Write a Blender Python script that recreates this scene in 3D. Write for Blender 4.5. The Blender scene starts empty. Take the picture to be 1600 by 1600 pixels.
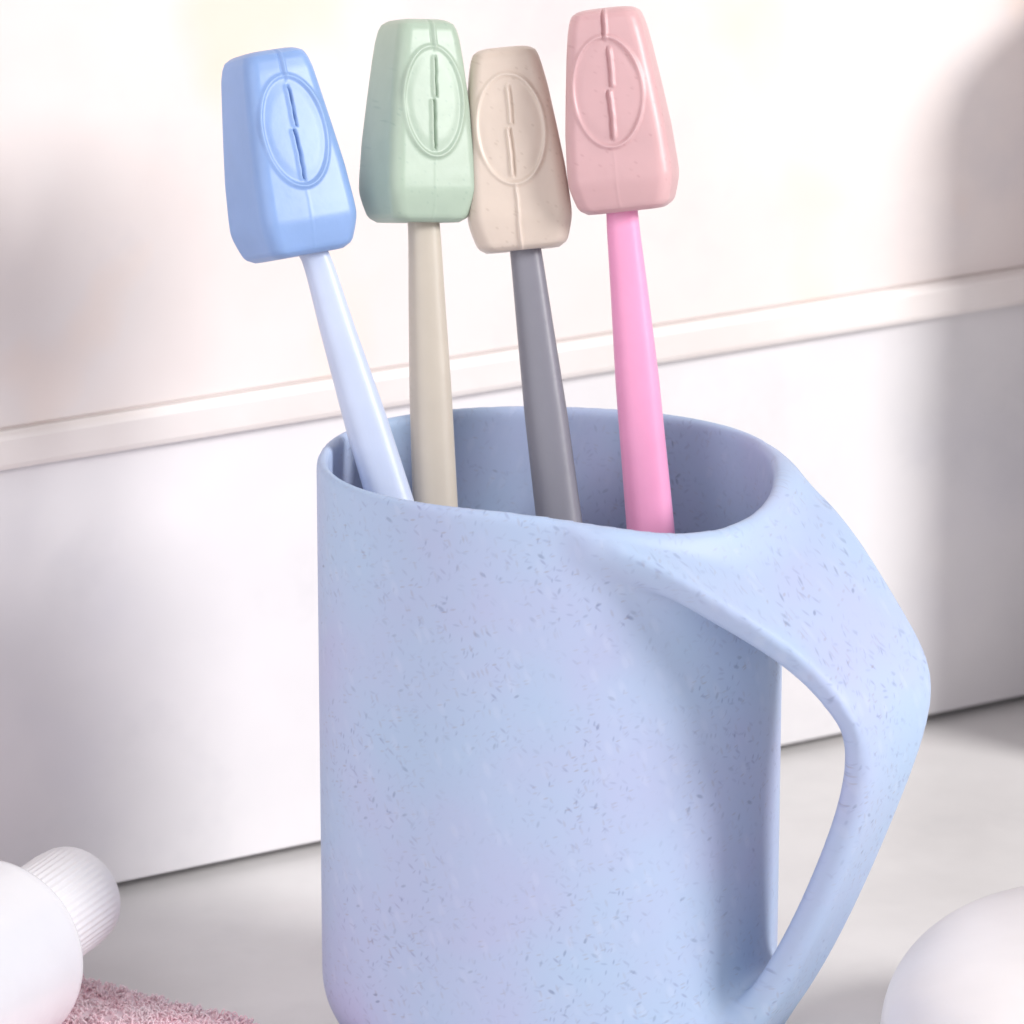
import bpy, bmesh, math, random
import numpy as np
from mathutils import Vector, Matrix
random.seed(4)
rng = np.random.default_rng(7)
S = bpy.context.scene
COL = S.collection

# ------------------------------------------------------------------ camera
PITCH = math.radians(17.0)
LENS = 180.0
FPX = LENS / 36 * 1600
SC = 8875.0                                   # pixels per metre at the mug
D = FPX / SC
AIM = Vector((-0.0071, 0, 0.1019))
FWD = Vector((0, math.cos(PITCH), -math.sin(PITCH)))
UPV = Vector((0, math.sin(PITCH), math.cos(PITCH)))
RGT = Vector((1, 0, 0))
CAM = AIM - FWD * D
cd = bpy.data.cameras.new('camera'); cam = bpy.data.objects.new('camera', cd); COL.objects.link(cam)
cd.lens = LENS; cd.sensor_width = 36; cd.clip_start = 0.05; cd.clip_end = 20
cam.location = CAM; cam.rotation_euler = (math.pi / 2 - PITCH, 0, 0)
cd.dof.use_dof = True; cd.dof.focus_distance = D - 0.01; cd.dof.aperture_fstop = 36
S.camera = cam

def ray(px, py):
    return FWD + RGT * ((px - 800) / FPX) + UPV * ((800 - py) / FPX)
def hit(px, py, n, c):
    """where the sight line of a pixel of the photo meets the real plane n.p = c"""
    d = ray(px, py); n = Vector(n)
    return CAM + d * ((c - n.dot(CAM)) / n.dot(d))

# ------------------------------------------------------------------ helpers
def link(name, me, mat=None, parent=None, smooth=True):
    o = bpy.data.objects.new(name, me); COL.objects.link(o)
    if mat: me.materials.append(mat)
    if parent: o.parent = parent
    if smooth:
        me.polygons.foreach_set('use_smooth', [True] * len(me.polygons))
    return o
def from_py(name, v, f, mat, parent=None, smooth=True):
    me = bpy.data.meshes.new(name); me.from_pydata([tuple(p) for p in v], [], [tuple(int(i) for i in q) for q in f]); me.update()
    return link(name, me, mat, parent, smooth)
def thing(name, label, cat, loc, group=None):
    o = bpy.data.objects.new(name, None); COL.objects.link(o); o.location = loc
    o.empty_display_size = 0.01
    tag(o, label, cat, group); return o
def tag(o, label, cat, group=None):
    o['label'] = label; o['category'] = cat
    if group: o['group'] = group
    return o

def lin(c):
    c = c / 255
    return c / 12.92 if c <= 0.04045 else ((c + 0.055) / 1.055) ** 2.4
def rgb(r, g, b): return (lin(r), lin(g), lin(b), 1)

class NT:
    def __init__(s, name):
        s.m = bpy.data.materials.new(name); s.m.use_nodes = True
        s.t = s.m.node_tree; s.p = s.t.nodes['Principled BSDF']
    def n(s, typ, **kw):
        x = s.t.nodes.new(typ)
        for k, v in kw.items():
            if k in x.inputs.keys() if isinstance(k, str) else False: x.inputs[k].default_value = v
            else: setattr(x, k, v)
        return x
    def l(s, a, b): s.t.links.new(a, b)
    def coord(s, rot=(0, 0, 0), scale=(1, 1, 1)):
        tc = s.t.nodes.new('ShaderNodeTexCoord'); mp = s.t.nodes.new('ShaderNodeMapping')
        mp.inputs['Rotation'].default_value = rot; mp.inputs['Scale'].default_value = scale
        s.l(tc.outputs['Object'], mp.inputs['Vector']); return mp.outputs['Vector']
    def noise(s, vec, scale, detail=3, rough=0.5):
        x = s.t.nodes.new('ShaderNodeTexNoise'); x.inputs['Scale'].default_value = scale
        x.inputs['Detail'].default_value = detail; x.inputs['Roughness'].default_value = rough
        s.l(vec, x.inputs['Vector']); return x.outputs['Fac']
    def ramp(s, fac, stops):
        x = s.t.nodes.new('ShaderNodeValToRGB'); e = x.color_ramp.elements
        e[0].position, e[0].color = stops[0]; e[1].position, e[1].color = stops[-1]
        for p, c in stops[1:-1]:
            q = e.new(p); q.color = c
        s.l(fac, x.inputs['Fac']); return x.outputs['Color']
    def mix(s, fac, a, b, mode='MIX'):
        x = s.t.nodes.new('ShaderNodeMix'); x.data_type = 'RGBA'; x.blend_type = mode
        for sock, v in ((x.inputs[0], fac), (x.inputs[6], a), (x.inputs[7], b)):
            if hasattr(v, 'links'): s.l(v, sock)
            else: sock.default_value = v
        return x.outputs[2]
    def math(s, op, a, b=0.0):
        x = s.t.nodes.new('ShaderNodeMath'); x.operation = op
        for sock, v in ((x.inputs[0], a), (x.inputs[1], b)):
            if hasattr(v, 'links'): s.l(v, sock)
            else: sock.default_value = v
        return x.outputs[0]
    def bump(s, h, strength, dist=0.0002):
        x = s.t.nodes.new('ShaderNodeBump'); x.inputs['Strength'].default_value = strength
        x.inputs['Distance'].default_value = dist; s.l(h, x.inputs['Height']); s.l(x.outputs[0], s.p.inputs['Normal'])

W1 = (1, 1, 1, 1); B0 = (0, 0, 0, 1)

def fibre_mask(m, ang, scale, stretch, lo, thr, wrap=True):
    """short straw-fibre flecks lying in the surface: stretched Voronoi cells, a random few of them"""
    tc = m.t.nodes.new('ShaderNodeTexCoord'); sp = m.t.nodes.new('ShaderNodeSeparateXYZ'); m.l(tc.outputs['Object'], sp.inputs[0])
    cb = m.t.nodes.new('ShaderNodeCombineXYZ')
    if wrap:
        m.l(m.math('MULTIPLY', m.math('ARCTAN2', sp.outputs[0], m.math('MULTIPLY', sp.outputs[1], -1.0)), 0.038), cb.inputs[0])
        m.l(sp.outputs[2], cb.inputs[1])
    else:
        m.l(m.math('ADD', sp.outputs[0], m.math('MULTIPLY', sp.outputs[1], 0.7)), cb.inputs[0]); m.l(sp.outputs[2], cb.inputs[1])
    r1 = m.t.nodes.new('ShaderNodeMapping'); r1.inputs['Rotation'].default_value = (0, 0, ang); m.l(cb.outputs[0], r1.inputs['Vector'])
    r2 = m.t.nodes.new('ShaderNodeMapping'); r2.inputs['Scale'].default_value = (scale, scale * stretch, scale); m.l(r1.outputs[0], r2.inputs['Vector'])
    vo = m.t.nodes.new('ShaderNodeTexVoronoi'); vo.voronoi_dimensions = '2D'; vo.inputs['Scale'].default_value = 1.0; m.l(r2.outputs[0], vo.inputs['Vector'])
    near = m.ramp(vo.outputs['Distance'], [(0.0, W1), (lo * 0.4, W1), (lo, B0)])
    sep = m.t.nodes.new('ShaderNodeSeparateColor'); m.l(vo.outputs['Color'], sep.inputs[0])
    pick = m.math('GREATER_THAN', sep.outputs[0], thr)
    amt = m.math('MULTIPLY', pick, m.math('ADD', 0.25, m.math('MULTIPLY', sep.outputs[1], 0.75)))
    return m.math('MULTIPLY', near, amt)

def mug_material(name, wrap):
    m = NT(name)
    base = rgb(172, 188, 217)
    big = m.noise(m.coord(), 28, 3)
    c = m.ramp(big, [(0.36, rgb(175, 184, 215)), (0.5, base), (0.64, rgb(169, 190, 218))])
    dark = rgb(108, 118, 162)
    clump = m.ramp(m.noise(m.coord((0.3, 0.1, 0)), 60, 3, 0.6), [(0.38, (0.15, 0.15, 0.15, 1)), (0.62, W1)])
    for q in range(6):
        k = fibre_mask(m, 0.55 * q + 0.13, 330 + 47 * q, 3.2 - 0.25 * (q % 4), 0.30 + 0.05 * (q % 3), 0.885, wrap)
        c = m.mix(m.math('MULTIPLY', m.math('MULTIPLY', k, clump), 0.42 if q % 2 else 0.30), c, (dark, rgb(122, 124, 165), rgb(150, 140, 150))[q % 3])
    for q, a in enumerate((0.5, 1.9, 2.7)):
        k = fibre_mask(m, a, 250 + 40 * q, 2.2, 0.24, 0.955, wrap)
        c = m.mix(m.math('MULTIPLY', m.math('MULTIPLY', k, clump), 0.55), c, rgb(96, 104, 140))
    k = fibre_mask(m, 1.2, 230, 2.2, 0.45, 0.78, wrap)
    c = m.mix(m.math('MULTIPLY', k, 0.13), c, rgb(214, 220, 236))
    m.l(c, m.p.inputs['Base Color'])
    m.p.inputs['Roughness'].default_value = 0.5
    m.p.inputs['Specular IOR Level'].default_value = 0.28
    m.p.inputs['Subsurface Weight'].default_value = 0.12
    m.p.inputs['Subsurface Radius'].default_value = (0.5, 0.7, 1.0)
    m.p.inputs['Subsurface Scale'].default_value = 0.002
    m.bump(m.noise(m.coord(), 900, 2), 0.05)
    return m.m

def plastic(name, col, rough=0.35, sss=0.25, scale=0.003, speck=None, spec=0.5, var=0.04, trans=0.0):
    m = NT(name)
    a = tuple(x * (1 - var) for x in col[:3]) + (1,); b = tuple(min(1, x * (1 + var)) for x in col[:3]) + (1,)
    c = m.ramp(m.noise(m.coord(), 120, 3), [(0.35, a), (0.65, b)])
    if speck:
        k = fibre_mask(m, 0.6, 700, 1.5, 0.3, 0.85, False)
        c = m.mix(m.math('MULTIPLY', k, 0.25), c, speck)
    m.l(c, m.p.inputs['Base Color'])
    m.p.inputs['Roughness'].default_value = rough
    m.p.inputs['Specular IOR Level'].default_value = spec
    m.p.inputs['Subsurface Weight'].default_value = sss
    m.p.inputs['Subsurface Radius'].default_value = (1, 0.9, 0.8)
    m.p.inputs['Subsurface Scale'].default_value = scale
    m.p.inputs['Transmission Weight'].default_value = trans
    m.bump(m.noise(m.coord(), 260, 3), 0.22, 0.0003)
    return m.m

# ------------------------------------------------------------------ surface nets
def surface_nets(F, org, h):
    """quads of the zero level of the grid F (negative inside)"""
    neg = F < 0
    nx, ny, nz = F.shape
    cell = np.zeros((nx - 1, ny - 1, nz - 1), np.int8)
    for i in (0, 1):
        for j in (0, 1):
            for k in (0, 1):
                cell += neg[i:nx - 1 + i, j:ny - 1 + j, k:nz - 1 + k]
    act = (cell > 0) & (cell < 8)
    ids = np.full(act.shape, -1, np.int64); idx = np.argwhere(act); ids[act] = np.arange(len(idx))
    P = np.zeros((len(idx), 3)); cnt = np.zeros(len(idx))
    corners = [(i, j, k) for i in (0, 1) for j in (0, 1) for k in (0, 1)]
    vals = {c: F[idx[:, 0] + c[0], idx[:, 1] + c[1], idx[:, 2] + c[2]] for c in corners}
    for c in corners:
        for ax in range(3):
            if c[ax]: continue
            e = list(c); e[ax] = 1; e = tuple(e)
            a, b = vals[c], vals[e]
            x = (a < 0) != (b < 0)
            t = np.where(x, a / np.where(x, a - b, 1), 0)
            p = np.array(c, float)[None].repeat(len(idx), 0); p[:, ax] = t
            P[x] += p[x]; cnt[x] += 1
    P /= cnt[:, None]
    V = (idx + P) * h + org
    faces = []
    for ax in range(3):
        sl0 = [slice(None)] * 3; sl1 = [slice(None)] * 3
        sl0[ax] = slice(0, -1); sl1[ax] = slice(1, None)
        a, b = neg[tuple(sl0)], neg[tuple(sl1)]
        ch = np.argwhere(a != b)
        o1, o2 = (ax + 1) % 3, (ax + 2) % 3
        ok = (ch[:, o1] > 0) & (ch[:, o2] > 0) & (ch[:, o1] < F.shape[o1] - 1) & (ch[:, o2] < F.shape[o2] - 1)
        ch = ch[ok]; inside = a[tuple(ch.T)]
        def g(d1, d2):
            q = ch.copy(); q[:, o1] += d1; q[:, o2] += d2; return ids[tuple(q.T)]
        q = np.stack([g(-1, -1), g(0, -1), g(0, 0), g(-1, 0)], 1)
        q[~inside] = q[~inside][:, ::-1]
        faces.append(q)
    return V, np.concatenate(faces)

# ------------------------------------------------------------------ the mug
PHI = math.radians(30)                       # the handle points right and towards the camera
RD = Vector((math.cos(PHI), -math.sin(PHI), 0)); QD = Vector((-math.sin(PHI), -math.cos(PHI), 0))
def proj_rows(px, py):
    """two linear equations on a world point for it to be seen at a pixel"""
    r = []
    for ax, u in ((RGT, (px - 800) / FPX), (UPV, (800 - py) / FPX)):
        n = ax - FWD * u
        r.append((n, n.dot(CAM)))
    return r
def pair(F, B):
    A, bb = [], []
    for (pt, sgn) in ((F, 1), (B, -1)):
        for n, c in proj_rows(*pt):
            A.append([n.dot(RD), sgn * n.dot(QD), n.z if sgn > 0 else 0, n.z if sgn < 0 else 0]); bb.append(c)
    r, w, zf, zb = np.linalg.solve(np.array(A), np.array(bb))
    return r, (zf + zb) / 2, w, (zb - zf)
def mid(px, py):
    A, bb = [], []
    for n, c in proj_rows(px, py):
        A.append([n.dot(RD), n.z]); bb.append(c)
    return np.linalg.solve(np.array(A), np.array(bb))

def catmull(pts, n):
    pts = np.array(pts, float); P = np.vstack([2 * pts[0] - pts[1], pts, 2 * pts[-1] - pts[-2]])
    out = []
    for i in range(1, len(P) - 2):
        for k in range(n):
            t = k / n
            out.append(0.5 * (2 * P[i] + (P[i + 1] - P[i - 1]) * t + (2 * P[i - 1] - 5 * P[i] + 4 * P[i + 1] - P[i + 2]) * t ** 2
                              + (3 * P[i] - P[i - 1] - 3 * P[i + 1] + P[i + 2]) * t ** 3))
    out.append(P[-2]); return np.array(out)

ST = []
for F_, B_, t in (((945, 868), (1165, 695), 0.0016), ((1050, 925), (1250, 748), 0.0018), ((1135, 970), (1302, 816), 0.0020),
                  ((1220, 1018), (1350, 889), 0.0022), ((1282, 1066), (1395, 965), 0.0024), ((1315, 1112), (1428, 1020), 0.0026)):
    r, z, w, dz = pair(F_, B_)
    ST.append([r, z, w, t, dz / (2 * w)])
print('upper handle', [[round(v, 4) for v in s] for s in ST])
ST[0][4] *= 0.8
for (px, py), w, t, tl in (((1388, 1100), 0.0108, 0.0027, 0.12), ((1386, 1165), 0.0098, 0.0028, 0.05), ((1365, 1240), 0.0092, 0.0028, 0),
                       ((1334, 1320), 0.0088, 0.0028, 0), ((1296, 1410), 0.0085, 0.0028, 0), ((1250, 1500), 0.0088, 0.0028, 0),
                       ((1203, 1572), 0.0098, 0.003, 0), ((1145, 1632), 0.0115, 0.0034, 0)):
    r, z = mid(px, py)
    ST.append([r, z, w, t, tl])
PATH = catmull(ST, 12)
_d = np.gradient(PATH[:, :2], axis=0); _d /= np.linalg.norm(_d, axis=1)[:, None]
PATH[:, 4] = np.clip(PATH[:, 4] / np.maximum(0.5, np.abs(_d[:, 0])), -0.5, 0.5)
def gsm(P, sg):
    n_ = len(P); out_ = P.copy(); m_ = 3 * sg
    ext = np.vstack([2 * P[0] - P[m_:0:-1], P, 2 * P[-1] - P[-2:-m_ - 2:-1]])
    k_ = np.exp(-0.5 * (np.arange(-m_, m_ + 1) / sg) ** 2); k_ /= k_.sum()
    for c_ in range(P.shape[1]): out_[:, c_] = np.convolve(ext[:, c_], k_, 'valid')
    return out_
PATH = gsm(PATH, 9)
print('path', [[round(v, 4) for v in s[:3]] for s in ST])

A_, B_AX, NSE, ROT = 0.0411, 0.0336, 2.2, math.radians(-7)
X0 = -0.0003
H0 = 0.1123
def build_mug():
    h = 0.0006
    org = np.array([-0.046, -0.062, -0.003]); hi = np.array([0.079, 0.045, 0.116])
    n = np.ceil((hi - org) / h).astype(int) + 1
    X = (org[0] + h * np.arange(n[0]))[:, None, None].astype(np.float32)
    Y = (org[1] + h * np.arange(n[1]))[None, :, None].astype(np.float32)
    Z = (org[2] + h * np.arange(n[2]))[None, None, :].astype(np.float32)
    # body: an upright, slightly squarish oval
    x2 = (X[:, :, 0] - X0) * math.cos(-ROT) - Y[:, :, 0] * math.sin(-ROT)
    y2 = (X[:, :, 0] - X0) * math.sin(-ROT) + Y[:, :, 0] * math.cos(-ROT)
    g = (np.abs(x2 / A_) ** NSE + np.abs(y2 / B_AX) ** NSE) + 1e-9
    f = g ** (1 / NSE)
    gx = f / g * np.abs(x2 / A_) ** (NSE - 1) / A_; gy = f / g * np.abs(y2 / B_AX) ** (NSE - 1) / B_AX
    d2 = ((f - 1) / np.sqrt(gx ** 2 + gy ** 2 + 1e-9))[:, :, None]
    d2 = d2 + 0 * Z
    def bowl(dd, zb, R):
        qx = dd + R; qz = -(Z - zb) + R
        return np.sqrt(np.maximum(qx, 0) ** 2 + np.maximum(qz, 0) ** 2) + np.minimum(np.maximum(qx, qz), 0) - R
    out = bowl(d2, 0.0, 0.016).astype(np.float32)
    TH = 0.0021
    inn = bowl(d2 + TH, 0.0035, 0.014).astype(np.float32)
    # handle: a strap swept along PATH
    rr = (X * RD.x + Y * RD.y); qq = (X * QD.x + Y * QD.y)
    shp = (n[0], n[1], n[2]); hd = np.full(shp, 0.02, np.float32)
    for a, b in zip(PATH[:-1], PATH[1:]):
        m = max(a[2], b[2]) + 0.012
        ctr = Vector((RD.x * a[0], RD.y * a[0], a[1]))
        lo = np.array([ctr.x - m, ctr.y - m, ctr.z - m]); h2 = np.array([ctr.x + m, ctr.y + m, ctr.z + m])
        i0 = np.clip(((lo - org) / h).astype(int), 0, n - 1); i1 = np.clip(((h2 - org) / h).astype(int) + 1, 1, n)
        sx, sy, sz = [slice(p, q) for p, q in zip(i0, i1)]
        r = rr[sx, sy] + 0 * Z[:, :, sz]; q = qq[sx, sy] + 0 * Z[:, :, sz]; z = Z[:, :, sz] + 0 * r
        ab = (b - a)[:2]; L2 = float(ab @ ab); dr = ab / math.sqrt(L2)
        s_ = ((r - a[0]) * ab[0] + (z - a[1]) * ab[1]) / L2; s = np.clip(s_, 0, 1)
        al = (s_ - s) * math.sqrt(L2)
        vr = r - a[0] - s * ab[0]; vz = z - a[1] - s * ab[1]
        nn = -dr[1] * vr + dr[0] * vz
        w = a[2] + s * (b[2] - a[2]); t = a[3] + s * (b[3] - a[3]); tl = a[4] + s * (b[4] - a[4])
        nn = np.where(nn < 0, -1, 1) * np.sqrt(nn * nn + al * al)
        c_, s2 = np.cos(tl), np.sin(tl)
        n2 = nn * c_ + q * s2; q2 = -nn * s2 + q * c_
        rd = t * 0.92
        ax_, az_ = np.abs(q2) - w + rd, np.abs(n2) - t + rd
        dd = np.sqrt(np.maximum(ax_, 0) ** 2 + np.maximum(az_, 0) ** 2) + np.minimum(np.maximum(ax_, az_), 0) - rd
        sub = hd[sx, sy, sz]; np.minimum(sub, dd.astype(np.float32), out=sub)
    k = 0.0065
    hh = np.clip(k - np.abs(out - hd), 0, None) / k
    sol = np.minimum(out, hd) - hh * hh * k * 0.25
    # rim: dips a little towards the front right, where the handle leaves
    AZ = np.arctan2(Y, X)
    daz = np.degrees(AZ) + 42
    top = H0 - 0.0054 * np.exp(-0.5 * (daz / 28) ** 2) * np.minimum(1, np.sqrt(X ** 2 + Y ** 2) / 0.03)
    cut = Z - top
    def smax(a, b, k):
        e = np.clip(k - np.abs(a - b), 0, None) / k
        return np.maximum(a, b) + e * e * k * 0.25
    F = smax(sol, -inn, 0.0012)
    F = smax(F, cut, 0.0016).astype(np.float32)
    V, Q = surface_nets(F, org, h)
    # normals from the field
    def samp(G, P):
        u = (P - org) / h; i = np.clip(u.astype(int), 0, np.array(G.shape) - 2); fr = u - i
        r = 0
        for a in (0, 1):
            for b in (0, 1):
                for c in (0, 1):
                    wgt = (fr[:, 0] if a else 1 - fr[:, 0]) * (fr[:, 1] if b else 1 - fr[:, 1]) * (fr[:, 2] if c else 1 - fr[:, 2])
                    r = r + wgt * G[i[:, 0] + a, i[:, 1] + b, i[:, 2] + c]
        return r
    # light smoothing of the vertices
    for it in range(4):
        acc = np.zeros_like(V); cnt = np.zeros(len(V))
        for a, b in ((0, 1), (1, 2), (2, 3), (3, 0)):
            np.add.at(acc, Q[:, a], V[Q[:, b]]); np.add.at(cnt, Q[:, a], 1)
            np.add.at(acc, Q[:, b], V[Q[:, a]]); np.add.at(cnt, Q[:, b], 1)
        V = V * 0.5 + 0.5 * acc / cnt[:, None]
    e0 = V[Q[:, 2]] - V[Q[:, 0]]; e1 = V[Q[:, 3]] - V[Q[:, 1]]; fn = np.cross(e0, e1)
    N = np.zeros_like(V)
    for a in range(4): np.add.at(N, Q[:, a], fn)
    for it in range(3):
        N /= np.linalg.norm(N, axis=1)[:, None] + 1e-12
        acc = N.copy()
        for a, b in ((0, 1), (1, 2), (2, 3), (3, 0)):
            np.add.at(acc, Q[:, a], N[Q[:, b]]); np.add.at(acc, Q[:, b], N[Q[:, a]])
        N = acc
    N /= np.linalg.norm(N, axis=1)[:, None] + 1e-12
    cen = V[Q].mean(1)
    isH = samp(hd, cen) < samp(out, cen) - 0.0002
    isH &= samp(inn, cen) > 0.0006
    return V, Q, N, isH

def mesh_with_normals(name, V, Q, N, mat, parent):
    used, inv = np.unique(Q, return_inverse=True)
    o = from_py(name, V[used].tolist(), inv.reshape(Q.shape).tolist(), mat, parent)
    o.data.normals_split_custom_set_from_vertices([tuple(x) for x in N[used]])
    return o

mug = thing('mug', 'pale blue speckled mug holding four toothbrushes, its wide handle flowing out of the rim', 'mug', (0, 0, 0))
MUGM = mug_material('speckled_blue_plastic', True); HANM = mug_material('speckled_blue_handle_plastic', False)
V, Q, N, isH = build_mug()
print('mug faces', len(Q), 'handle', int(isH.sum()))
mesh_with_normals('body', V, Q[~isH], N, MUGM, mug)
mesh_with_normals('handle', V, Q[isH], N, HANM, mug)

# ------------------------------------------------------------------ toothbrushes
def frame(z, front):
    z = z.normalized(); f = (front - z * front.dot(z)).normalized(); x = f.cross(z)   # x to the right seen from the front
    return Matrix((( x.x, -f.x, z.x), (x.y, -f.y, z.y), (x.z, -f.z, z.z)))            # columns x, back, z

def rrect(hw, hd, rad, n):
    """n points round a rounded rectangle, by arc length, starting at the back"""
    rad = min(rad, hw * 0.95, hd * 0.95)
    segs = []; sx, sy = hw - rad, hd - rad
    L = [2 * sx, math.pi / 2 * rad, 2 * sy, math.pi / 2 * rad] * 2
    T = sum(L); out = []
    for i in range(n):
        s = (i / n) * T; k = 0
        while s > L[k]: s -= L[k]; k += 1
        if k == 0: p = (-sx + s, hd)
        elif k == 1: a = s / rad; p = (sx + rad * math.sin(a), sy + rad * math.cos(a))
        elif k == 2: p = (hw, sy - s)
        elif k == 3: a = s / rad; p = (sx + rad * math.cos(a), -sy - rad * math.sin(a))
        elif k == 4: p = (sx - s, -hd)
        elif k == 5: a = s / rad; p = (-sx - rad * math.sin(a), -sy - rad * math.cos(a))
        elif k == 6: p = (-hw, -sy + s)
        else: a = s / rad; p = (-sx - rad * math.cos(a), sy + rad * math.sin(a))
        out.append(p)
    return out

def smooth01(x): x = max(0, min(1, x)); return x * x * (3 - 2 * x)
def interp(tab, x):
    for (a, b) in zip(tab[:-1], tab[1:]):
        if x <= b[0]:
            t = (x - a[0]) / (b[0] - a[0]); return [p + (q - p) * t for p, q in zip(a[1:], b[1:])]
    return list(tab[-1][1:])

def cap_mesh(L, W, Dp, topf, seed, seam_low, seam_top, slit_sign):
    r_ = random.Random(seed); n = 320; m = 235
    # profile: (height fraction, scale of width, scale of depth)
    tab = [(0.0, 0.76, 0.76), (0.012, 0.83, 0.83), (0.03, 0.88, 0.87), (0.08, 0.94, 0.935), (0.128, 0.985, 0.982), (0.16, 1.0, 1.0), (0.22, 0.995, 0.99),
           (0.40, 0.955, 0.94), (0.60, 0.87, 0.87), (0.80, 0.775, 0.80), (0.90, topf + 0.035, 0.765), (0.955, topf - 0.015, 0.72), (0.985, topf - 0.065, 0.66), (1.0, topf - 0.15, 0.56)]
    prof = []
    for j in range(m):
        u = j / (m - 1); acc = [0, 0]
        for d in (-0.013, -0.0065, 0, 0.0065, 0.013):
            a = interp(tab, min(1, max(0, u + d * min(1, 14 * min(u, 1 - u) + 0.0)))); acc[0] += a[0] / 5; acc[1] += a[1] / 5
        prof.append((u, acc[0], acc[1]))
    ph = r_.uniform(0, 6)
    V = []; F = []
    def relief(x, z):
        u = z / L; hgt = 0
        cx, cz = 0.0003, 0.595 * L; ra, rb = W * 0.335, L * 0.275
        e = math.sqrt(((x - cx) / ra) ** 2 + ((z - cz) / rb) ** 2)
        g = math.sqrt((((x - cx) / ra ** 2)) ** 2 + (((z - cz) / rb ** 2)) ** 2) / max(e, 1e-6)
        dist = (e - 1) / max(g, 1e-6)
        wob = 0.8 + 0.3 * math.sin(3.1 * math.atan2(z - cz, x) + ph)
        hgt += 0.00050 * wob * math.exp(-(dist / 0.00036) ** 2)
        if e < 1: hgt += 0.00016 * smooth01((1 - e) * 3)
        # the split line: upper half and lower half do not quite meet
        t = (z - cz) / rb
        wig = 0.00006 * math.sin(t * 7 + ph) + 0.00002 * math.sin(t * 23 + 2 * ph)
        if -0.93 < t < 0.86:
            if t > 0.05: xc, dep, wd = -0.00030 + wig, 0.00085, 0.00020
            else: xc, dep, wd = 0.00030 + wig, 0.00115, 0.00024
            fade = smooth01((0.86 - t) * 7) * smooth01((t + 0.93) * 7) * smooth01(abs(t - 0.05) * 14)
            hgt -= dep * slit_sign[1] * fade * math.exp(-((x - xc) / wd) ** 4)
            hgt += (0.00062 - 0.0003 * slit_sign[1]) * fade * math.exp(-((x - xc - slit_sign[0] * 0.00055) / 0.00030) ** 2)
        if t <= -0.93 and seam_low:
            f2 = smooth01((-0.93 - t) * 5)
            hgt += seam_low * f2 * math.exp(-((x - 0.0004 - wig) / 0.00026) ** 2)
        if t > 0.86 and seam_top:
            f2 = smooth01((t - 0.86) * 5)
            hgt += seam_top * f2 * (math.exp(-((x + 0.0005 - wig) / 0.00024) ** 2) - 1.3 * math.exp(-((x - 0.0001 - wig) / 0.00024) ** 2))
        return hgt
    for (u, a, b) in prof:
        z = u * L
        hw, hd = W / 2 * a, Dp / 2 * b
        rad = 0.0024 * (0.75 + 0.25 * a)
        for (x, y) in rrect(hw, hd, rad, n):
            # a soft swell of each face
            y2 = y * (1 + 0.035 * math.cos(min(1, abs(x) / hw) * math.pi / 2)); x2 = x * (1 + 0.03 * math.cos(min(1, abs(y) / hd) * math.pi / 2))
            if y < -hd * 0.82 :
                k = smooth01((hw - abs(x)) / 0.0012) if True else 1
                y2 -= relief(x, z) * k
            V.append((x2, y2, z))
    for j in range(m - 1):
        for i in range(n):
            F.append((j * n + i, (j + 1) * n + i, (j + 1) * n + (i + 1) % n, j * n + (i + 1) % n)[::-1])
    # closed top, in-turned lip at the open end
    top = (m - 1) * n
    prev = list(range(top, top + n))
    for k, (s, dz) in enumerate(((0.9, 0.00018), (0.7, 0.00034), (0.4, 0.00042), (0.15, 0.00044))):
        st = len(V)
        for i in range(n):
            x, y, z = V[top + i]; V.append((x * s, y * s, L + dz))
        for i in range(n): F.append((prev[i], st + i, st + (i + 1) % n, prev[(i + 1) % n])[::-1])
        prev = list(range(st, st + n))
    c = len(V); V.append((0, 0, L + 0.00044))
    for i in range(n): F.append((prev[i], c, prev[(i + 1) % n])[::-1])
    prev = list(range(n))
    for s, dz in ((0.93, -0.0003), (0.80, -0.00035), (0.62, -0.0002), (0.45, 0.0003), (0.42, 0.004), (0.40, 0.03)):
        st = len(V)
        for i in range(n):
            x, y, z = V[i]; V.append((x * s, y * s, dz))
        for i in range(n): F.append((prev[i], prev[(i + 1) % n], st + (i + 1) % n, st + i)[::-1])
        prev = list(range(st, st + n))
    return V, F

def tube(pts, prof, nseg=32):
    """pts: centres; prof: (half width, half thickness) in the frame of each point; returns verts, faces"""
    V = []; F = []
    for i, (p, (w, t), M) in enumerate(zip(pts, prof, [q for q in FR])):
        for k in range(nseg):
            a = 2 * math.pi * k / nseg
            c, s = math.cos(a), math.sin(a)
            e = 2 / 2.6
            x = w * math.copysign(abs(c) ** e, c); y = t * math.copysign(abs(s) ** e, s)
            V.append(p + M @ Vector((x, y, 0)))
    for i in range(len(pts) - 1):
        for k in range(nseg):
            F.append((i * nseg + k, i * nseg + (k + 1) % nseg, (i + 1) * nseg + (k + 1) % nseg, (i + 1) * nseg + k))
    c0 = len(V); V.append(pts[0] - (pts[1] - pts[0]).normalized() * prof[0][1] * 0.3); c1 = len(V); V.append(pts[-1] + (pts[-1] - pts[-2]).normalized() * prof[-1][1] * 0.3)
    b = (len(pts) - 1) * nseg
    for k in range(nseg):
        F.append((c0, (k + 1) % nseg, k)); F.append((c1, b + k, b + (k + 1) % nseg))
    return V, F

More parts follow.
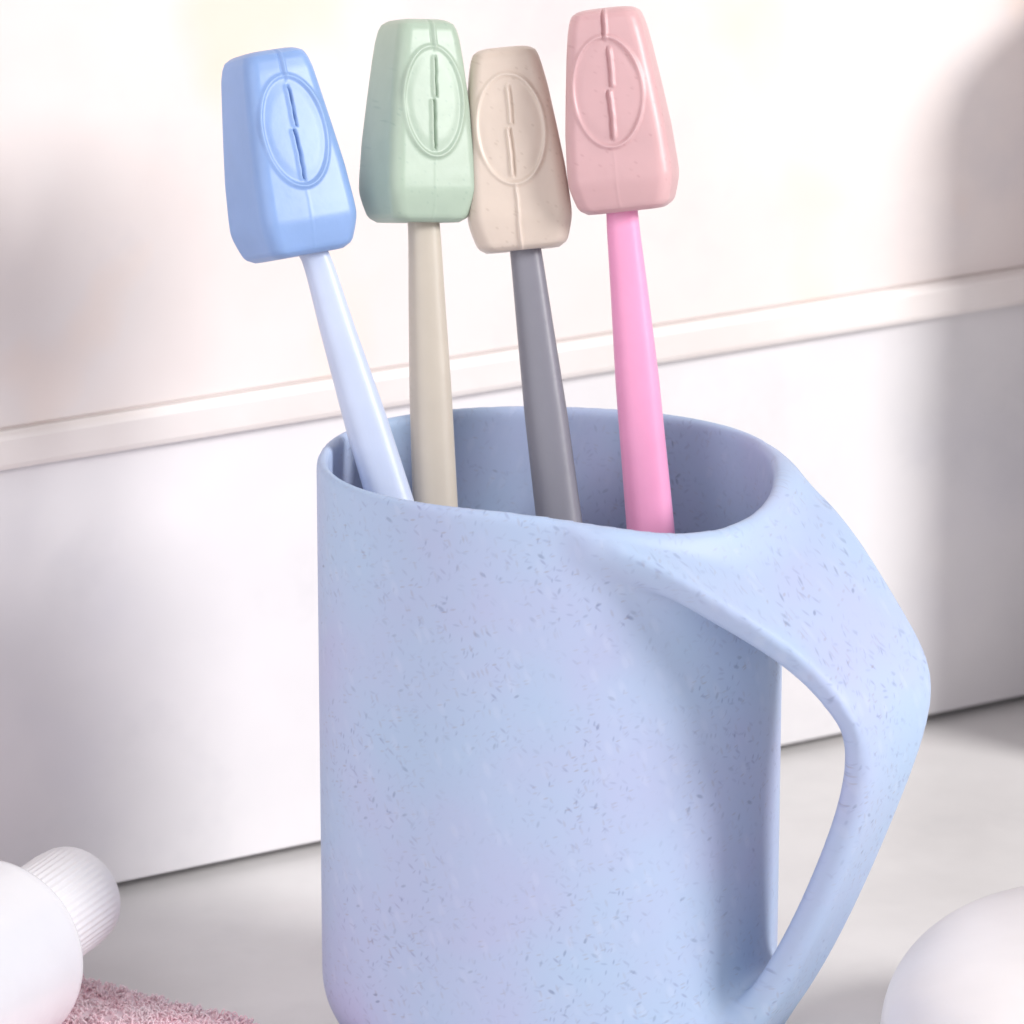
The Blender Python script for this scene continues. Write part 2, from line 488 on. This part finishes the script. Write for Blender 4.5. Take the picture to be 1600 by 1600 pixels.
FR = []
def toothbrush(label, capcol, hcol, capspeck, axis, capa, yaw, lean, W, Dp, topf, seed, seam_low, seam_top, ss, hw, capname, hname):
    global FR
    y0, y1 = lean                            # depth at the floor of the mug and at the rim
    k = (y1 - y0) / 0.103
    pl = ((0, 1, -k), y0 - k * 0.006)
    (ax0, ay0), (ax1, ay1) = axis
    def onaxis(py):
        t = (py - ay0) / (ay1 - ay0); return hit(ax0 + (ax1 - ax0) * t, py, *pl)
    # foot of the brush on the mug's floor
    py = 1500
    while onaxis(py).z > 0.0058: py += 3
    foot = onaxis(py)
    cb = hit(*capa[0], *pl); ct = hit(*capa[1], *pl)
    L = (ct - cb).length
    root = thing('toothbrush', label, 'toothbrush', foot, 'capped toothbrushes standing in the mug')
    # cap
    fdir = Vector((math.sin(yaw), -math.cos(yaw), 0))
    M = frame(ct - cb, fdir)
    Vc, Fc = cap_mesh(L, W, Dp, topf, seed, seam_low, seam_top, ss)
    Vw = [cb + M @ Vector(v) - foot for v in Vc]
    o = from_py('cap', Vw, Fc, plastic(capname, capcol, 0.40, 0.35, 0.0035, capspeck, 0.5, 0.03), root)
    # handle, neck bending into the cap
    top = onaxis(ay0); zc = (ct - cb).normalized()
    ctrl = [foot, foot.lerp(top, 0.25), foot.lerp(top, 0.5), foot.lerp(top, 0.75), top.lerp(foot, 0.10), top, cb.lerp(top, 0.0) + zc * 0.004 + (top - cb) * 0.0, cb + zc * L * 0.45]
    ctrl = [Vector(c) for c in ctrl]
    P = [Vector(p) for p in catmull([tuple(c) for c in ctrl], 8)]
    tot = (top - foot).length
    FR = []; pr = []
    for i, p in enumerate(P):
        d = (P[min(i + 1, len(P) - 1)] - P[max(i - 1, 0)])
        FR.append(frame(d, Vector((math.sin(yaw * 0.5), -math.cos(yaw * 0.5), 0))))
        s = min(1.0, (p - foot).length / tot)
        w = interp([(0, hw[2] * 0.6), (0.03, hw[2] * 0.9), (0.3, hw[2]), (0.6, hw[1]), (0.8, hw[1] * 0.86 + hw[0] * 0.14 - 0.0002), (1.0, hw[0]), (1.1, hw[0])], s)[0]
        pr.append((w, w * 0.82))
    Vh, Fh = tube(P, pr, 36)
    from_py('handle', [v - foot for v in Vh], Fh, plastic(hname, hcol, 0.38, 0.3, 0.004, None, 0.4, 0.02), root)
    return root

toothbrush('toothbrush with a glossy blue cap and pale bluish white handle, leaning left', rgb(134, 164, 212), rgb(192, 203, 226), None,
           ((492, 400), (606, 770)), ((467, 397), (411, 84)), math.radians(29), (-0.020, 0.006), 0.0184, 0.0174, 0.69, 1, 0.00005, 0.0002, (1, 1.0),
           (0.0025, 0.0042, 0.0046), 'blue_cap_plastic', 'pale_blue_plastic')
toothbrush('toothbrush with a pale green cap and beige handle, standing upright', rgb(168, 186, 170), rgb(192, 184, 172), rgb(120, 150, 140),
           ((662, 350), (680, 790)), ((653, 345), (652, 34)), math.radians(27), (-0.016, 0.011), 0.0174, 0.0155, 0.68, 2, 0.00005, 0.0002, (1, 0.8),
           (0.0028, 0.0041, 0.0045), 'green_cap_plastic', 'beige_plastic')
toothbrush('toothbrush with a beige cap and grey handle, tucked between the green and pink caps', rgb(212, 198, 186), rgb(132, 132, 142), rgb(160, 140, 125),
           ((821, 390), (872, 800)), ((817, 388), (787, 78)), math.radians(3), (-0.014, 0.014), 0.0180, 0.0140, 0.67, 3, 0.00042, 0.0, (1, 0.40),
           (0.0028, 0.0042, 0.0047), 'sand_cap_plastic', 'grey_plastic')
toothbrush('toothbrush with a dusty pink cap and bright pink handle, standing highest', rgb(206, 168, 171), rgb(234, 160, 198), rgb(170, 120, 125),
           ((972, 330), (1016, 820)), ((980, 326), (946, 16)), math.radians(-7), (-0.012, 0.010), 0.0184, 0.0145, 0.68, 4, 0.00005, 0.00045, (-1, 0.45),
           (0.0028, 0.0043, 0.0049), 'pink_cap_plastic', 'pink_plastic')

# ------------------------------------------------------------------ counter and wall
WK = 0.70                                    # wall line: y = WY + WK * x on the counter
pA = hit(180, 1400, (0, 0, 1), 0); pB = hit(1600, 1100, (0, 0, 1), 0)
WK = (pB.y - pA.y) / (pB.x - pA.x); WY = pA.y - WK * pA.x
print('wall', WK, WY)
wd = Vector((1, WK, 0)).normalized(); wn = Vector((wd.y, -wd.x, 0))     # wn faces the room
W0 = Vector((0, WY, 0))
zl = hit(863, 590, wn, wn.dot(W0)).z
zu = hit(863, 534, wn, wn.dot(W0)).z
print('ledge', zl, zu)

def stone(name, stops, sc, rough, vein=None, bumpk=0.03):
    m = NT(name)
    c = m.ramp(m.noise(m.coord(), sc, 4, 0.55), stops)
    if vein:
        k = m.ramp(m.noise(m.coord((0.4, 0.2, 1)), sc * 1.4, 5, 0.6), [(0.55, B0), (0.72, W1)])
        c = m.mix(m.math('MULTIPLY', k, vein[1]), c, vein[0])
        k = m.ramp(m.noise(m.coord((1.4, 0.9, 0.1), (1, 1.7, 1)), sc * 1.1, 3, 0.5), [(0.58, B0), (0.70, W1)])
        c = m.mix(m.math('MULTIPLY', k, vein[3]), c, vein[2])
    m.l(c, m.p.inputs['Base Color']); m.p.inputs['Roughness'].default_value = rough
    m.bump(m.noise(m.coord(), 140, 3), bumpk, 0.0003)
    return m.m
MW = stone('white_wall_tile', [(0.36, rgb(220, 218, 220)), (0.62, rgb(230, 227, 229))], 14, 0.45, (rgb(190, 190, 196), 0.3, rgb(205, 204, 215), 0.3))
MU = stone('marbled_upper_tile', [(0.36, rgb(226, 216, 213)), (0.62, rgb(232, 225, 223))], 12, 0.4, (rgb(203, 200, 205), 0.45, rgb(246, 214, 190), 0.55))
MT = stone('cream_trim', [(0.36, rgb(225, 217, 214)), (0.62, rgb(232, 226, 224))], 20, 0.5)
MC = stone('grey_white_counter', [(0.36, rgb(215, 213, 212)), (0.62, rgb(223, 221, 220))], 30, 0.38, (rgb(188, 187, 188), 0.2, rgb(220, 214, 214), 0.3))
MD = plastic('dark_gap', rgb(90, 88, 88), 0.8, 0, 0.001)

def wall_prism(prof, name, mat, x0=-0.75, x1=0.8, taper=None, parent=None, bev=0.0):
    """prof: list of (out from the wall plane, z), swept along the wall"""
    V = []; F = []
    xs = np.linspace(x0, x1, 2)
    for s in xs:
        for (o, z) in prof:
            p = W0 + wd * s + wn * o
            zz = z + (taper(s) if (taper and z < 0.01 and z >= 0) else 0)
            V.append((p.x, p.y, zz))
    n = len(prof)
    for i in range(n):
        j = (i + 1) % n; F.append((i, j, n + j, n + i))
    F.append(tuple(range(n))[::-1]); F.append(tuple(range(n, 2 * n)))
    o = from_py(name, V, F, mat, parent, False)
    bm = bmesh.new(); bm.from_mesh(o.data); bmesh.ops.recalc_face_normals(bm, faces=bm.faces); bm.to_mesh(o.data); bm.free()
    return o
gap = lambda s: max(0.00015, 0.0003 - 0.006 * (s + 0.03))
wall = wall_prism([(0, 0.0), (0, zl + 0.001), (-0.05, zl + 0.001), (-0.05, 0.0)], 'wall', MW, taper=gap)
wall['kind'] = 'structure'
for o_ in [wall_prism([(0.0, zu), (0.0005, zu + 0.0006), (0.0005, 0.6), (-0.05, 0.6), (-0.05, zu)], 'upper_wall', MU)]:
    o_['kind'] = 'structure'
tp = 0.0034; hz = zu - zl
tr = wall_prism([(-0.02, zl), (tp - 0.0014, zl), (tp - 0.0004, zl + 0.0004), (tp, zl + 0.0014), (tp, zl + hz * 0.82), (tp - 0.0004, zl + hz * 0.93), (tp - 0.0012, zl + hz * 0.835), (0.0016, zl + hz), (-0.02, zl + hz)], 'wall_trim', MT)
tr['kind'] = 'structure'
V = []; F = []
def cp(s, o, z): p = W0 + wd * s + wn * o; return (p.x, p.y, z)
V = [cp(-1.2, -0.03, 0), cp(1.2, -0.03, 0), cp(1.2, 1.2, 0), cp(-1.2, 1.2, 0)]
V += [(x, y, -0.03) for x, y, z in V]
ct_ = from_py('countertop', V, [(3, 2, 1, 0)[::-1], (4, 5, 6, 7)[::-1], (0, 1, 5, 4), (1, 2, 6, 5), (2, 3, 7, 6), (3, 0, 4, 7)], MC, None, False)
bm = bmesh.new(); bm.from_mesh(ct_.data); bmesh.ops.recalc_face_normals(bm, faces=bm.faces); bm.to_mesh(ct_.data); bm.free()
ct_['kind'] = 'structure'

# ------------------------------------------------------------------ lathe
def lathe(prof, n=96):
    V = []; F = []
    for (r, z) in prof:
        for k in range(n):
            a = 2 * math.pi * k / n; V.append((r * math.cos(a), r * math.sin(a), z))
    for j in range(len(prof) - 1):
        for k in range(n):
            F.append((j * n + k, j * n + (k + 1) % n, (j + 1) * n + (k + 1) % n, (j + 1) * n + k))
    c0 = len(V); V.append((0, 0, prof[0][1])); c1 = len(V); V.append((0, 0, prof[-1][1])); b = (len(prof) - 1) * n
    for k in range(n):
        F.append((c0, (k + 1) % n, k)); F.append((c1, b + k, b + (k + 1) % n))
    return V, F

# ------------------------------------------------------------------ white bottle lying on the towel
TZ = 0.0080
R = 0.0176
c0 = hit(2, 1480, (0, 0, 1), TZ + R + 0.0005); c1 = hit(103, 1409, (0, 0, 1), TZ + R + 0.0005)
ad = (c1 - c0).normalized()
LB = 0.11
base = c0 - ad * (LB)
bot = thing('bottle', 'white glossy bottle lying on the pink towel, its frosted cap towards the wall', 'bottle', base)
rotm = Vector((0, 0, 1)).rotation_difference(ad).to_matrix()
def place(V): return [rotm @ Vector(v) for v in V]
pr = [(0.010, 0.0), (0.0135, 0.0006), (R, 0.003)]
pr += [(R, 0.02), (R, LB - 0.004)]
dd = (c1 - c0).length
for k in range(1, 15):
    a = k / 14 * math.pi / 2
    pr.append((0.0075 + (R - 0.0075) * math.cos(a) ** 0.6 if k < 14 else 0.0075, LB - 0.004 + 0.0068 * math.sin(a)))
Vb, Fb = lathe(catmull(pr, 3).tolist() if False else pr)
from_py('body', place(Vb), Fb, plastic('glossy_white_plastic', rgb(218, 218, 222), 0.22, 0.3, 0.004, None, 0.5, 0.01), bot)
zc0 = LB + 0.0030; zc1 = LB + dd + 0.0040; rc = 0.0097
pc = [(rc * 0.9, zc0), (rc, zc0 + 0.0004), (rc, zc1 - 0.0100), (rc, zc1 - 0.0060), (rc, zc1 - 0.0040), (rc, zc1 - 0.0030), (rc * 0.985, zc1 - 0.0012)]
for k in range(1, 8):
    a = k / 7 * math.pi / 2; pc.append((rc * 0.985 - 0.0012 + 0.0012 * math.cos(a), zc1 - 0.0012 + 0.0012 * math.sin(a)))
Vc, Fc = lathe(pc, 480)
def ribbed(v):
    x, y, z = v; q = math.hypot(x, y)
    if q < rc * 0.9 or z > zc1 - 0.0030: return v
    f = 1 + 0.011 * math.cos(48 * math.atan2(y, x)) * smooth01((zc1 - 0.0030 - z) / 0.0010)
    return (x * f, y * f, z)
Vc = [ribbed(v) for v in Vc]
capb = from_py('cap', place(Vc), Fc, plastic('frosted_cap_plastic', rgb(230, 229, 232), 0.28, 0.4, 0.004, None, 0.5, 0.02, 0.0), bot)

capb.data.set_sharp_from_angle(angle=math.radians(50))

# ------------------------------------------------------------------ pink terry towel
def towel_mesh():
    e0 = hit(135, 1508, (0, 0, 1), TZ * 0.9); e1 = hit(415, 1592, (0, 0, 1), TZ * 0.9)
    du = (e1 - e0); Lu = du.length; du.normalize(); dv = Vector((du.y, -du.x, 0))
    if dv.y > 0: dv = -dv
    # a slab: long edge e0-e1 carried on both ways, body towards the front left
    nu, nv = 150, 90; U0, U1 = -0.075, Lu + 0.035; V1 = 0.10
    V = []; F = []
    rn = random.Random(9)
    ph = [rn.uniform(0, 6) for _ in range(8)]
    def hgt(u, v):
        e = min(v, 0.004) / 0.004; e2 = min(max(0, U1 - u), 0.004) / 0.004
        r = math.sqrt(max(0, 1 - (1 - min(e, e2)) ** 2))
        w = 0.0006 * math.sin(u * 170 + ph[0]) + 0.0005 * math.sin(v * 240 + u * 90 + ph[1])
        return max(0.0004, (TZ - 0.0012 + w) * (0.15 + 0.85 * r))
    def edge(u): return 0.0011 * math.sin(u * 260 + ph[2]) + 0.0007 * math.sin(u * 640 + ph[3])
    def P(u, v):
        q = e0 + du * u + dv * (v + edge(u) * max(0, 1 - v / 0.02)); return Vector((q.x, q.y, hgt(u, v)))
    for i in range(nu):
        for j in range(nv):
            u = U0 + (U1 - U0) * i / (nu - 1); v = V1 * (j / (nv - 1)) ** 1.5
            V.append(P(u, v))
    for i in range(nu - 1):
        for j in range(nv - 1):
            a = i * nv + j; F.append((a, a + 1, a + nv + 1, a + nv))
    # skirt to the counter
    for i in range(nu):
        p = V[i * nv]; V.append(Vector((p.x, p.y, 0.0003)))
    for i in range(nu - 1):
        a = nu * nv + i; F.append((a, i * nv, (i + 1) * nv, a + 1))
    # terry loops
    for k in range(9000):
        u = rn.uniform(U0, U1 - 0.0005); v = rn.uniform(0, 1) ** 1.6 * 0.06
        p = P(u, v); tilt = Vector((rn.gauss(0, 0.5), rn.gauss(0, 0.5), 1.0))
        if v < 0.003: tilt += -dv * rn.uniform(0.2, 1.6)
        tilt.normalize()
        side = Vector((rn.gauss(0, 1), rn.gauss(0, 1), 0.2)).normalized(); side = (side - tilt * side.dot(tilt)).normalized()
        oth = tilt.cross(side)
        hh = rn.uniform(0.0007, 0.0013); wd_ = hh * 0.38; th = 0.00019
        if v < 0.003: p = Vector((p.x, p.y, p.z * rn.uniform(0.3, 1)))
        n = 6; st = len(V)
        for i in range(n + 1):
            a = math.pi * i / n
            c = p + side * (wd_ * math.cos(a)) + tilt * (hh * math.sin(a) - 0.0002)
            o_ = (side * math.cos(a) + tilt * math.sin(a))
            for (s1, s2) in ((1, 0), (0, 1), (-1, 0), (0, -1)):
                V.append(c + o_ * th * s1 + oth * th * s2)
        for i in range(n):
            for q in range(4):
                F.append((st + i * 4 + q, st + i * 4 + (q + 1) % 4, st + (i + 1) * 4 + (q + 1) % 4, st + (i + 1) * 4 + q))
    return V, F
Vt, Ft = towel_mesh()
m = NT('pink_terry')
c = m.ramp(m.noise(m.coord(), 220, 4, 0.6), [(0.35, (0.98, 0.66, 0.73, 1)), (0.65, (0.99, 0.80, 0.85, 1))])
m.l(c, m.p.inputs['Base Color']); m.p.inputs['Roughness'].default_value = 0.95
m.p.inputs['Subsurface Weight'].default_value = 0.4; m.p.inputs['Subsurface Scale'].default_value = 0.002; m.p.inputs['Subsurface Radius'].default_value = (1, 0.8, 0.8)
tw = from_py('towel', Vt, Ft, m.m)
tag(tw, 'pink looped terry towel spread on the counter under the white bottle', 'towel')

# ------------------------------------------------------------------ white soap at the lower right
def superell(a, b, c_, e1, e2, n=64, m=96):
    V = []; F = []
    sp = lambda x, e: math.copysign(abs(x) ** e, x)
    for j in range(n + 1):
        ph = -math.pi / 2 + math.pi * j / n
        for i in range(m):
            th = 2 * math.pi * i / m
            V.append((a * sp(math.cos(ph), e1) * sp(math.cos(th), e2), b * sp(math.cos(ph), e1) * sp(math.sin(th), e2), c_ * sp(math.sin(ph), e1)))
    for j in range(n):
        for i in range(m):
            F.append((j * m + i, j * m + (i + 1) % m, (j + 1) * m + (i + 1) % m, (j + 1) * m + i))
    return V, F
Vs, Fs = superell(0.034, 0.050, 0.0165, 0.8, 0.95)
so = from_py('soap_bar', Vs, Fs, plastic('white_soap', rgb(232, 228, 229), 0.3, 0.4, 0.006, None, 0.5, 0.01))
sp_ = hit(1682, 1626, (0, 0, 1), 0.0135)
so.location = (sp_.x, sp_.y, 0.0164); so.rotation_euler = (0, 0, math.radians(-12))
tag(so, 'smooth white rounded soap bar on the counter beside the mug handle', 'soap')

# ------------------------------------------------------------------ unseen stand-in bottle, added just outside the frame to cast the wall shadow
tl_ = thing('shadow_caster_bottle', 'tall white stand-in bottle out of view to the right of the mug, added to cast the shadow on the wall', 'bottle', (0.145, 0.169, 0))
tum = [(0.030, 0), (0.0330, 0.0006), (0.0342, 0.003), (0.0345, 0.09), (0.0345, 0.186), (0.0340, 0.190), (0.032, 0.1932), (0.028, 0.1948), (0.0135, 0.1955), (0.0125, 0.1962)]
Vm, Fm = lathe(tum)
Vm = [(x, y, z * 0.83) for x, y, z in Vm]
from_py('body', Vm, Fm, plastic('bottle_white', rgb(228, 226, 226), 0.3, 0.0, 0.004), tl_)
Vm, Fm = lathe([(0.0142, 0.1963), (0.0146, 0.197), (0.0146, 0.211), (0.0138, 0.2125)])
Vm = [(x, y, z * 0.83) for x, y, z in Vm]
from_py('cap', Vm, Fm, plastic('bottle_cap_grey', rgb(200, 200, 202), 0.3, 0.0, 0.004), tl_)

# ------------------------------------------------------------------ light
w = bpy.data.worlds.new('World'); S.world = w; w.use_nodes = True
bg = w.node_tree.nodes['Background']; bg.inputs[0].default_value = (1.0, 0.97, 0.99, 1); bg.inputs[1].default_value = 0.19
def area(name, pos, tgt, size, power, col):
    ld = bpy.data.lights.new(name, 'AREA'); ld.shape = 'DISK'; ld.size = size; ld.energy = power; ld.color = col
    o = bpy.data.objects.new(name, ld); COL.objects.link(o); o.location = pos
    o.rotation_euler = (Vector(tgt) - Vector(pos)).to_track_quat('-Z', 'Y').to_euler(); return o
al, el, dist = math.radians(64), math.radians(29), 1.3
kp = Vector((math.sin(al) * math.cos(el), -math.cos(al) * math.cos(el), math.sin(el))) * dist + Vector((0, 0, 0.08))
area('key_lamp', kp, (0, 0.02, 0.08), 0.40, 15.0, (1, 0.985, 0.97))
area('fill_lamp', (-0.60, -1.25, 0.62), (-0.03, 0, 0.06), 1.8, 14.0, (1.0, 0.955, 0.985))

S.view_settings.view_transform = 'Standard'; S.view_settings.look = 'None'
S.view_settings.exposure = 0.17; S.view_settings.gamma = 1.0
S.render.engine = 'CYCLES'
